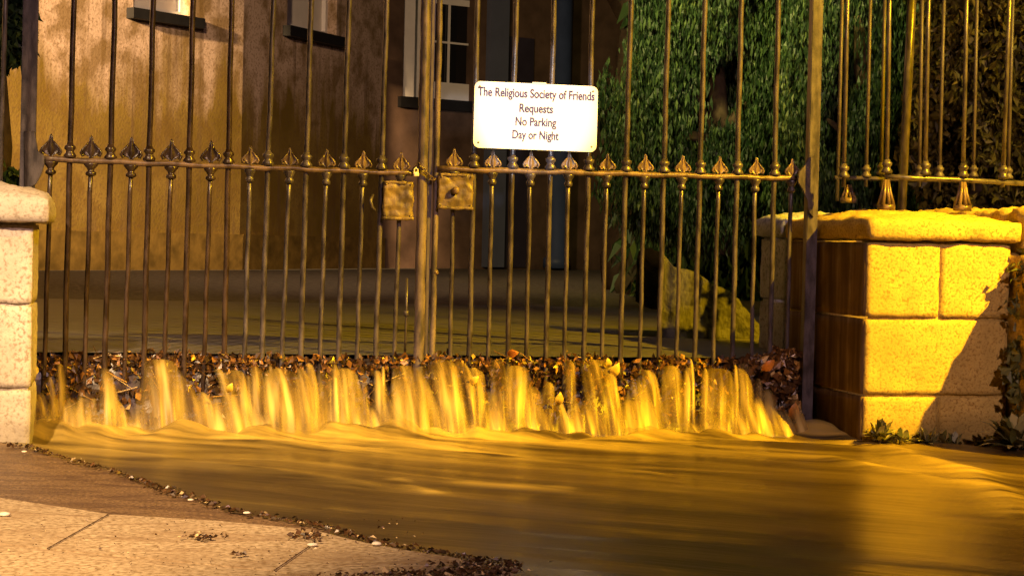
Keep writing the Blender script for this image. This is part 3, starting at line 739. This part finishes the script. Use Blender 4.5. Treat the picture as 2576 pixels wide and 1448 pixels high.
# ------------------------------------------------------------------ sign
def sign():
    y = -.045; c = [onY(u, v, y) for u, v in ((1197, 205), (1503, 217), (1501, 384), (1187, 370))]
    ux = ((c[1]-c[0])+(c[2]-c[3])).normalized(); uz = ((c[0]-c[3])+(c[1]-c[2])); uz = (uz-ux*uz.dot(ux)).normalized(); un = ux.cross(uz)
    Wd = ((c[1]-c[0]).length+(c[2]-c[3]).length)/2; Hh = ((c[0]-c[3]).length+(c[1]-c[2]).length)/2; o0 = sum(c, Vector())/4
    root = empty('notice_sign', o0); tag(root, 'white rounded notice sign requesting no parking, fixed to the right gate leaf', 'sign')
    M = Matrix((ux, un, uz)).transposed().to_4x4(); M.translation = o0
    # un = ux x uz points away (-y)?
    if un.y > 0: side = -1
    else: side = 1
    bm = bmesh.new(); r = .026; pts = []
    for (sx, sz, a0) in ((1, 1, 0), (-1, 1, 90), (-1, -1, 180), (1, -1, 270)):
        for k in range(7):
            a = R(a0+15*k); pts.append((sx*(Wd/2-r)+r*math.cos(a), sz*(Hh/2-r)+r*math.sin(a)))
    f = [bm.verts.new((x, side*.003, z)) for x, z in pts]; b = [bm.verts.new((x, -side*.003, z)) for x, z in pts]
    bm.faces.new(f); bm.faces.new(b[::-1]); n = len(pts)
    for i in range(n): bm.faces.new((f[i], b[i], b[(i+1) % n], f[(i+1) % n]))
    bmesh.ops.recalc_face_normals(bm, faces=bm.faces); bm.transform(M)
    adopt(obj('plate', bm, SIGNW), root)
    lines = [('The Religious Society of Friends', .34, .51, 0), ('Requests', .118, .147, 0), ('No Parking', -.085, .178, 0), ('Day or Night', -.285, .202, 0)]
    for i, (t, zc, wd, _) in enumerate(lines):
        cu = bpy.data.curves.new('t', 'FONT'); cu.body = t; cu.align_x = 'CENTER'; cu.align_y = 'CENTER'; cu.size = .05; cu.extrude = .0006; cu.offset = .0011; cu.space_character = 1.0
        to = bpy.data.objects.new('t', cu); COL.objects.link(to); bpy.context.view_layer.update()
        me = bpy.data.meshes.new_from_object(to.evaluated_get(bpy.context.evaluated_depsgraph_get()))
        bpy.data.objects.remove(to)
        xs = [v.co.x for v in me.vertices]; w0 = max(xs)-min(xs); mx = (max(xs)+min(xs))/2; k = wd/w0
        kz = 1.0 if i else 1.05
        T = Matrix(((k, 0, 0, -mx*k), (0, 0, -side*-1 if False else (-1), -side*-.0045 if False else side*.0042), (0, kz, 0, zc*Hh), (0, 0, 0, 1)))
        me.transform(M@T); me.materials.clear()
        adopt(link('lettering', me, INK), root)
    for sx in (-1, 1):
        for sz in (-1, 1):
            bm = bmesh.new(); bmesh.ops.create_uvsphere(bm, u_segments=10, v_segments=6, radius=.0045)
            for q in bm.verts: q.co = Vector((q.co.x+sx*(Wd/2-.022), q.co.y*.5+side*.0045, q.co.z+sz*(Hh/2-.022)))
            bm.transform(M); adopt(obj('screw', bm, IRON3, None, True), root)
    # cable tie bit on top edge
    bm = bmesh.new(); bx(bm, (-.02, side*-.004, Hh/2-.004), (.04, side*.005, Hh/2+.006)); bm.transform(M); adopt(obj('fixing_strip', bm, BLIND), root)
sign()
# ------------------------------------------------------------------ railings on the boundary walls
def railing(label, y, bars, rail, r, m, feet=(), pilu=None, zb=.9):
    root = empty('iron_railing', onY(bars[0][0], 480, y)); tag(root, label, 'railing')
    if rail:
        bm = bmesh.new(); tube(bm, [onY(u, v, y) for u, v in rail], .011, 8); adopt(obj('rail', bm, m, None, True), root)
    for ut, ub, vb, col in bars:
        b, t, d = bar_pts(ut, ub, vb, 0, y); hi = b+d*(2.3-b.z); bm = bmesh.new(); tube(bm, [b, hi], r, 10)
        br = adopt(obj('bar', bm, m, None, True), root)
        if col:
            cc = onY(ub+(ut-ub)*.1, col, y); bm = bmesh.new(); lathe(bm, (cc.x, cc.y, cc.z), collar_prof(.95), 12)
            o = obj('collar', bm, m, None, True); o.parent = br
    for u, vt, vb in feet:
        a = onY(u, vt, y); b = onY(u-1, vb, y); bm = bmesh.new()
        for k in range(8):
            t = 2*math.pi*k/8; c_, s_ = math.cos(t), math.sin(t)
            tube(bm, [a+Vector((c_*.010, s_*.010, 0)), a.lerp(b, .5)+Vector((c_*.018, s_*.018, 0)), b+Vector((c_*.034, s_*.034, 0))], [.006, .008, .009], 6)
        lathe(bm, b, [(-.02, .04), (.003, .04), (.006, .03)], 12)
        adopt(obj('fluted_foot', bm, IRON2, None, True), root)
    return root
railing('front iron railing on the right pillar with fluted feet', -.22, [(2132, 2122, 470, 447), (2238, 2230, 470, 436), (2336, 2327, 458, 440), (2432, 2422, 470, 445), (2540, 2522, 470, 450)],
        [(2226, 443), (2300, 448), (2420, 452), (2700, 470)], .0095, IRON, [(2230, 452, 517), (2422, 458, 519)])
railing('rear iron railing seen through the front one at right', .75, [(2119, 2106, 505, None), (2190, 2178, 470, 446), (2226, 2216, 470, 440), (2320, 2312, 470, 446), (2375, 2362, 480, 446), (2458, 2448, 480, 446), (2548, 2535, 480, 450)],
        [(2100, 447), (2320, 452), (2650, 462)], .009, IROND, [(2135, 465, 500)])
railing('iron railing bar above the left gate pillar', -.3, [(14, 0, 470, None), (-90, -104, 470, None)], [(-300, 400), (4, 405)], .0095, IRON)
bm = bmesh.new(); b, t, d = bar_pts(2294, 2272, 450, 0, .45); tube(bm, [b+d*(-.2), b+d*(2.4-b.z)], .021, 14)
tag(obj('iron_pole', bm, IRON, None, True), 'thick pinkish iron pole between the railings at right', 'pole')

# ================================================================== WATERFALL, DAM AND LEAVES
def dam():
    rnd = random.Random(21); V = []; F = []; var = []
    n, rows = 260, 18                            # backing
    def surf(x, t):
        top = ZU-.014+.034*noise.noise(Vector((x*5, 0, 3)))+.02*max(0, 1-abs(x-1.62)/.16)*2.2
        z = -.05+(top+.05)*t
        y = .018-.065*max(0, 1-t)**1.3-.018*noise.noise(Vector((x*9, z*9, 0)))
        return Vector((x, y, z))
    for i in range(n+1):
        x = -1.64+3.385*i/n
        for j in range(rows+1): V.append(surf(x, j/rows))
        p = surf(x, 1); V.append(Vector((x, .12, p.z-.03)))
    R_ = rows+2
    for i in range(n):
        for j in range(R_-1): F.append((i*R_+j, (i+1)*R_+j, (i+1)*R_+j+1, i*R_+j+1)); var.append(.12*rnd.random())
    for q in range(5200):
        x = rnd.uniform(-1.62, 1.69); t = rnd.random()**.75
        if rnd.random() < .30: t = rnd.uniform(.85, 1.04)
        if rnd.random() < .10: x = rnd.uniform(1.45, 1.69)
        c = surf(x, t)+Vector((0, -rnd.uniform(0, .02 if x < -.9 else .05), 0)); L = rnd.uniform(.014, .046)*(1.5 if x > 1.42 and rnd.random() < .4 else 1); W_ = L*rnd.uniform(.35, .75)
        d = Vector((rnd.gauss(0, 1), rnd.gauss(0, .6), rnd.gauss(0, 1)-.4)).normalized(); s = d.cross(Vector((rnd.gauss(0, .5), -1, rnd.gauss(0, .5)))).normalized(); nn = d.cross(s)*rnd.uniform(-.4, .4)*L
        b = len(V); V += [c-d*L*.5, c+s*W_*.5+nn, c+d*L*.5, c-s*W_*.5+nn, c+nn*.2]
        v_ = rnd.random()**1.5*.9+(.1 if rnd.random() < .15 else 0)+(.18 if x > 1.42 else 0)  # leaves by the right post lightened, lamp light put into their colour
        F += [(b, b+1, b+4), (b+1, b+2, b+4), (b+2, b+3, b+4), (b+3, b, b+4)]; var += [v_]*4
    for q in range(120):                         # twigs and stalks
        x = rnd.uniform(-1.62, 1.72); t = rnd.uniform(.35, 1.02); c = surf(x, t)+Vector((0, -.015, 0)); L = rnd.uniform(.05, .16)
        a = rnd.gauss(0, .5) if rnd.random() < .6 else rnd.uniform(-1.5, 1.5); d = Vector((math.cos(a), rnd.uniform(-.3, .3), math.sin(a)))*L/2; r = rnd.uniform(.0012, .003)
        b = len(V); V += [c-d+Vector((0, 0, -r)), c+d+Vector((0, 0, -r)), c+d+Vector((0, 0, r)), c-d+Vector((0, 0, r)), c-d+Vector((0, -r, 0)), c+d+Vector((0, -r, 0))]
        F += [(b, b+1, b+5, b+4), (b+4, b+5, b+2, b+3)]; var += [rnd.choice((.3, .6, .9, 1.0))]*2
    tag(pyobj('leaf_debris', V, F, DEB, var=var), 'dam of wet brown leaves caught along the foot of the gate', 'leaf debris', kind='stuff')
dam()
def waterfall():
    rnd = random.Random(5); V = []; F = []; UV = []; ED = []
    def stream(ut, vt, wt, ub, vb, wb, reach=None, k=1.0):
        reach = reach or .17
        reach += .03; wb *= 1.5; wt *= 1.55; T = onY(ut, vt, -.02); B = onY(ub, vb, -reach); B.z -= .03
        hw0 = wt/585/2; hw1 = wb/600/2; rows = 22; cols = max(6, int(max(wt, wb)/5)); b = len(V); sd = rnd.uniform(0, 50)
        for i in range(rows+1):
            t = i/rows
            if i < 3: p = Vector((T.x, T.y+.07-.07*i/3, T.z+.004*(1-(1-i/3)**2)-.004)); tt = 0
            else:
                tt = (i-3)/(rows-3); p = Vector((T.x+(B.x-T.x)*tt**.9, T.y+(B.y-T.y)*(tt**.75), T.z+(B.z-T.z)*(tt**1.55)))
            hw = hw0+(hw1-hw0)*tt**1.3
            for j in range(cols+1):
                s = -1+2*j/cols
                rg = .010*noise.noise(Vector((s*hw*34+sd, tt*.7, sd)))+.002*noise.noise(Vector((s*hw*120+sd, tt*1.2, sd)))
                V.append(Vector((p.x+s*hw+.004*noise.noise(Vector((sd+j, tt*2, 1)))*tt, p.y-(1-s*s)*min(.03, hw*.7)*(.4+tt)-rg*(.3+tt)*1.3, p.z-.015*s*s*(1-tt))))
                UV.append((sd+s*hw, tt+sd)); e = (1-s*s)**.9*k*(.55+.55*tt)*min(1, (1-tt)/.35+.05)
                ED.append(max(0, min(1, e*min(1, (i+.5)/2.5))))
        for i in range(rows):
            for j in range(cols): q = b+i*(cols+1)+j; F.append((q, q+1, q+cols+2, q+cols+1))
    big = [(96, 985, 20, 104, 1062, 46, .13), (140, 1000, 22, 132, 1066, 34, .12), (205, 1000, 14, 196, 1068, 26, .12), (236, 1000, 12, 232, 1060, 22, .12), (290, 1005, 20, 300, 1062, 60, .14),
           (402, 903, 52, 418, 1098, 84, .20), (455, 945, 18, 500, 1080, 40, .18), (505, 985, 26, 530, 1078, 60, .17), (548, 925, 14, 592, 1078, 34, .2), (590, 930, 36, 612, 1082, 56, .18), (640, 920, 20, 656, 1084, 34, .18),
           (700, 925, 46, 726, 1086, 150, .26), (755, 925, 20, 782, 1080, 70, .22), (800, 960, 30, 812, 1074, 50, .18), (862, 925, 40, 880, 1076, 78, .19), (838, 925, 10, 848, 1076, 26, .2), (905, 918, 12, 924, 1070, 20, .17), (950, 930, 16, 960, 1066, 26, .16),
           (1018, 918, 44, 1045, 1082, 118, .28), (1108, 903, 44, 1142, 1078, 66, .23), (1155, 908, 22, 1195, 1066, 26, .2), (1206, 930, 14, 1214, 1064, 22, .16), (1248, 905, 26, 1258, 1080, 36, .2), (1296, 918, 44, 1300, 1088, 70, .19), (1338, 970, 20, 1352, 1082, 50, .18),
           (1378, 960, 22, 1372, 1082, 44, .17), (1430, 905, 20, 1436, 1060, 24, .14), (1490, 903, 52, 1524, 1084, 74, .22), (1526, 910, 12, 1560, 1080, 16, .2), (1590, 1005, 50, 1600, 1084, 96, .22), (1628, 930, 24, 1650, 1080, 34, .17), (1685, 918, 34, 1692, 1084, 62, .2), (1730, 920, 16, 1720, 1080, 26, .17),
           (1802, 925, 58, 1806, 1084, 84, .22), (1772, 925, 12, 1770, 1080, 20, .2), (1868, 912, 30, 1876, 1080, 34, .16), (1846, 912, 8, 1850, 1080, 14, .2), (1912, 985, 26, 1916, 1074, 40, .16)]
    for s in big: stream(*s, rnd.uniform(.75, 1.2))
    for q in range(26):                          # thin threads between the sheets
        u = rnd.uniform(100, 1930); vt = rnd.uniform(900, 990); w_ = rnd.uniform(3, 10)
        w_ *= 2.2; stream(u, vt, w_, u+rnd.uniform(-4, 16), 1074+rnd.uniform(-6, 8), w_*rnd.uniform(1.5, 3.0), rnd.uniform(.13, .19), .9)
    for q in range(12):                          # low skirts spreading at the foot
        u = rnd.uniform(450, 1900); stream(u, rnd.uniform(1005, 1040), rnd.uniform(20, 60), u+rnd.uniform(0, 20), 1084, rnd.uniform(70, 150), rnd.uniform(.18, .25), .55)
    # broken veil running the whole width, joining the sheets at their feet
    b = len(V); nx, rows = 900, 14
    for i in range(nx+1):
        x = -1.60+3.22*i/nx
        hh = .19+.22*noise.noise(Vector((x*4.5, 1.7, 0)))+.09*noise.noise(Vector((x*17, 5.1, 0)))+.03*noise.noise(Vector((x*55, 2, 0)))
        hh = max(.015, min(.29, hh)); rc = .25+.07*noise.noise(Vector((x*3, 8, 8)))
        for j in range(rows+1):
            t = j/rows; z = hh*(1-t**1.3)-.02*t; q = 1-max(0, z)/.31
            y = -.01-rc*q**.8-.012*noise.noise(Vector((x*22+t*1.5, t, 3)))-.005*noise.noise(Vector((x*70+t*2, t, 6)))
            V.append(Vector((x+.05*t*(.5+noise.noise(Vector((x*3, 1, 1)))), y, z))); UV.append((x, t*.6)); ED.append(max(0, min(1, t*1.5-.08))*(.80+.6*noise.noise(Vector((x*9, t, 0)))))
    for i in range(nx):
        for j in range(rows): q = b+i*(rows+1)+j; F.append((q, q+rows+1, q+rows+2, q+1))
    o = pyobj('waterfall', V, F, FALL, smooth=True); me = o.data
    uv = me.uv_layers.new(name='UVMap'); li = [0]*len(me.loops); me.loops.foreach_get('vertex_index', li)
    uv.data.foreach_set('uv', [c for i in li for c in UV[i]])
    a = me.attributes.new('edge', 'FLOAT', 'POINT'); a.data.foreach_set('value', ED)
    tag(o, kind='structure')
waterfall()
# single leaves one can pick out
def leaf(name, pos, size, rot, m, label, tilt=0.3, group=None):
    V = [Vector((0, 0, 0))]; out = [(0, -.5), (.18, -.36), (.30, -.12), (.28, .12), (.16, .34), (0, .55), (-.17, .33), (-.29, .1), (-.27, -.14), (-.15, -.37)]
    M = Matrix.Rotation(rot, 4, 'Y')@Matrix.Rotation(tilt, 4, 'X')
    V = [Vector((0, .0, 0))]+[Vector((x*size, -.14*size*abs(x)*4+.03*size*math.sin(z*9), z*size)) for x, z in out]
    V = [Vector(pos)+M@v for v in V]; F = [(0, 1+i, 1+(i+1) % 10) for i in range(10)]
    o = pyobj(name, V, F, m, smooth=True); md = o.modifiers.new('s', 'SOLIDIFY'); md.thickness = .0012
    return tag(o, label, 'leaf', group)
g = 'bright leaves caught at the gate'
leaf('leaf', onY(1406, 1003, -.20), .060, .15, YLEAF, 'yellow leaf stuck in the waterfall below the sign', group=g)
leaf('leaf', onY(1546, 930, -.12), .070, .5, YLEAF, 'long yellow leaf below the sign\'s lower right corner', group=g)
leaf('leaf', onY(1530, 912, -.12), .045, -.3, YLEAF, 'small yellow leaf just above the long yellow leaf', group=g)
leaf('leaf', onY(1995, 1035, -.14), .085, .1, OLEAF, 'orange leaf at the foot of the right hinge post', group=g)
leaf('leaf', onY(1290, 888, -.07), .060, 1.3, OLEAF, 'orange leaf lying on top of the leaf dam', .8, group=g)
leaf('leaf', onY(578, 975, -.19), .045, .4, YLEAF, 'pale yellow leaf in the left part of the waterfall', group=g)
leaf('leaf', onY(1932, 918, -.12), .070, .8, OLEAF, 'brown orange leaf high in the pile by the right post', group=g)
leaf('leaf', onY(1192, 955, -.16), .050, .9, YLEAF, 'yellow leaf under the right lock box', group=g)
# ------------------------------------------------------------------ weeds at the pillar foot
def weed(u, v, n, L, seed, label, y=-.62):
    rnd = random.Random(seed); p = onY(u, v, y); V = []; F = []; var = []
    for k in range(n):
        a = rnd.uniform(0, 2*math.pi); el = rnd.uniform(.25, 1.35); l = L*rnd.uniform(.5, 1); d = Vector((math.cos(a)*math.cos(el), math.sin(a)*math.cos(el)*.7, math.sin(el)))
        s = d.cross(Vector((0, 0, 1))).normalized()*l*rnd.uniform(.10, .18); b = len(V); o = p+Vector((rnd.uniform(-.03, .03), rnd.uniform(-.02, .02), -.01))
        V += [o, o+d*l*.35+s, o+d*l*.35-s, o+d*l*.7+s*.8+Vector((0, 0, -.06*l)), o+d*l*.7-s*.8+Vector((0, 0, -.06*l)), o+d*l+Vector((0, 0, -.22*l))]
        F += [(b, b+1, b+2), (b+1, b+3, b+4, b+2), (b+3, b+5, b+4)]; var += [rnd.random()]*3
    root = empty('weed', p); adopt(pyobj('leaves', V, F, WEED, smooth=True, var=var), root)
    bm = bmesh.new(); tube(bm, [p+Vector((0, 0, -.05)), p+Vector((.004, 0, L*.4))], [.005, .002], 6); adopt(obj('stem', bm, BARK), root)
    tag(root, label, 'weed', 'weeds at the foot of the right pillar')
weed(2212, 1100, 46, .13, 1, 'leafy weed clump growing at the lit left corner of the right pillar')
weed(2262, 1106, 30, .09, 2, 'small weed just right of the lit corner clump')
weed(2330, 1110, 42, .11, 3, 'spiky weed in shade under the pillar\'s diagonal shadow')
weed(2390, 1114, 34, .09, 4, 'low weed right of the spiky shaded one')
weed(2470, 1118, 40, .07, 6, 'flat weed near the right end of the pillar foot')
weed(2560, 1120, 70, .22, 7, 'dark bushy weed at the bottom right corner of the dark wall', -.80)
def ivy():
    def f(rnd):
        u = rnd.uniform(2535, 2640); v = rnd.uniform(860, 1130) if rnd.random() < .8 else rnd.uniform(620, 860)
        if u < 2556 and noise.noise(Vector((v*.02, u*.02, 0))) < 0: return None
        return onY(u, v, rnd.uniform(-.66, -.60))
    o = sprays('leaves', f, 900, .045, WEED, None, .3, .8, 31, 0, .35); root = empty('ivy', onY(2560, 1100, -.62)); adopt(o, root)
    bm = bmesh.new(); tube(bm, [onY(2562, 1120, -.61), onY(2556, 1000, -.61), onY(2566, 860, -.61)], .006, 6); adopt(obj('stem', bm, BARK), root)
    tag(root, 'dark ivy creeping up the wall at the right edge', 'ivy')
ivy()
# ------------------------------------------------------------------ litter along the water's edge
def edge_litter():
    rnd = random.Random(77); V = []; F = []; var = []
    E = [onZ(u, v, .026) for u, v in [(20, 1122), (75, 1128)]+edge[2:]+[(905, 1358), (1000, 1378), (1100, 1394), (1200, 1410), (1300, 1424)]]
    def add(c, L):
        W_ = L*rnd.uniform(.3, .8); a = rnd.uniform(0, 6.28); d = Vector((math.cos(a), math.sin(a), rnd.uniform(-.3, .5))).normalized(); s = d.cross(Vector((rnd.gauss(0, .4), rnd.gauss(0, .4), 1))).normalized()
        b = len(V); V.extend([c-d*L/2, c+s*W_/2+Vector((0, 0, .3*L)), c+d*L/2, c-s*W_/2]); F.append((b, b+1, b+2, b+3)); var.append(rnd.random()*.55 if rnd.random() < .93 else 1.0)
    for q in range(1000):
        t = rnd.random(); i = min(int(t*(len(E)-1)), len(E)-2); p = E[i].lerp(E[i+1], rnd.random())
        dens = .008 + .030*max(0, noise.noise(Vector((p.x*3, p.y*3, 0)))+.1)
        p = p+Vector((rnd.gauss(0, dens*.8), rnd.gauss(0, dens*1.3), rnd.uniform(0, .012))); add(p, rnd.uniform(.006, .022))
    for (u, v, n, su, sv) in ((770, 1345, 60, 22, 6), (1210, 1418, 160, 60, 7), (1080, 1440, 200, 90, 6), (512, 1348, 70, 22, 5), (605, 1391, 16, 12, 3), (1230, 1436, 100, 50, 5), (960, 1446, 60, 90, 4)):
        for k in range(n): add(onZ(u+rnd.gauss(0, su), v+rnd.gauss(0, sv), .042), rnd.uniform(.006, .022))
    for k in range(260): add(onZ(rnd.uniform(0, 1100), rnd.uniform(1300, 1448), .038), rnd.uniform(.003, .010))
    tag(pyobj('edge_litter', V, F, DEB, var=var), 'line of dark wet leaf litter along the water\'s edge on the pavement', 'leaf litter', kind='stuff')
edge_litter()
def chip(u, v, s, label, seed):
    p = onZ(u, v, .036); bm = bmesh.new(); rnd = random.Random(seed)
    bmesh.ops.create_icosphere(bm, subdivisions=2, radius=s)
    for q in bm.verts: q.co *= 1+.35*noise.noise(q.co*60+Vector((seed, 0, 0))); q.co.z *= .45; q.co.x *= 1.3
    bmesh.ops.translate(bm, vec=p+Vector((0, 0, s*.35)), verts=bm.verts)
    tag(obj('stone_chip', bm, PEB, None, True), label, 'stone', 'pale stone chips on the kerb')
chip(788, 1372, .011, 'pale stone chip at the corner of the kerb joint', 1)
chip(946, 1370, .011, 'pale stone chip near the pointed end of the kerb', 2)
chip(620, 1291, .008, 'tiny pale chip among the dark litter line', 3)
chip(12, 1296, .013, 'pale stone chip at the left edge of the kerb', 4)
chip(60, 1137, .008, 'tiny pale chip near the foot of the left pillar', 5)
chip(480, 1258, .007, 'tiny pale chip halfway along the litter line', 6)
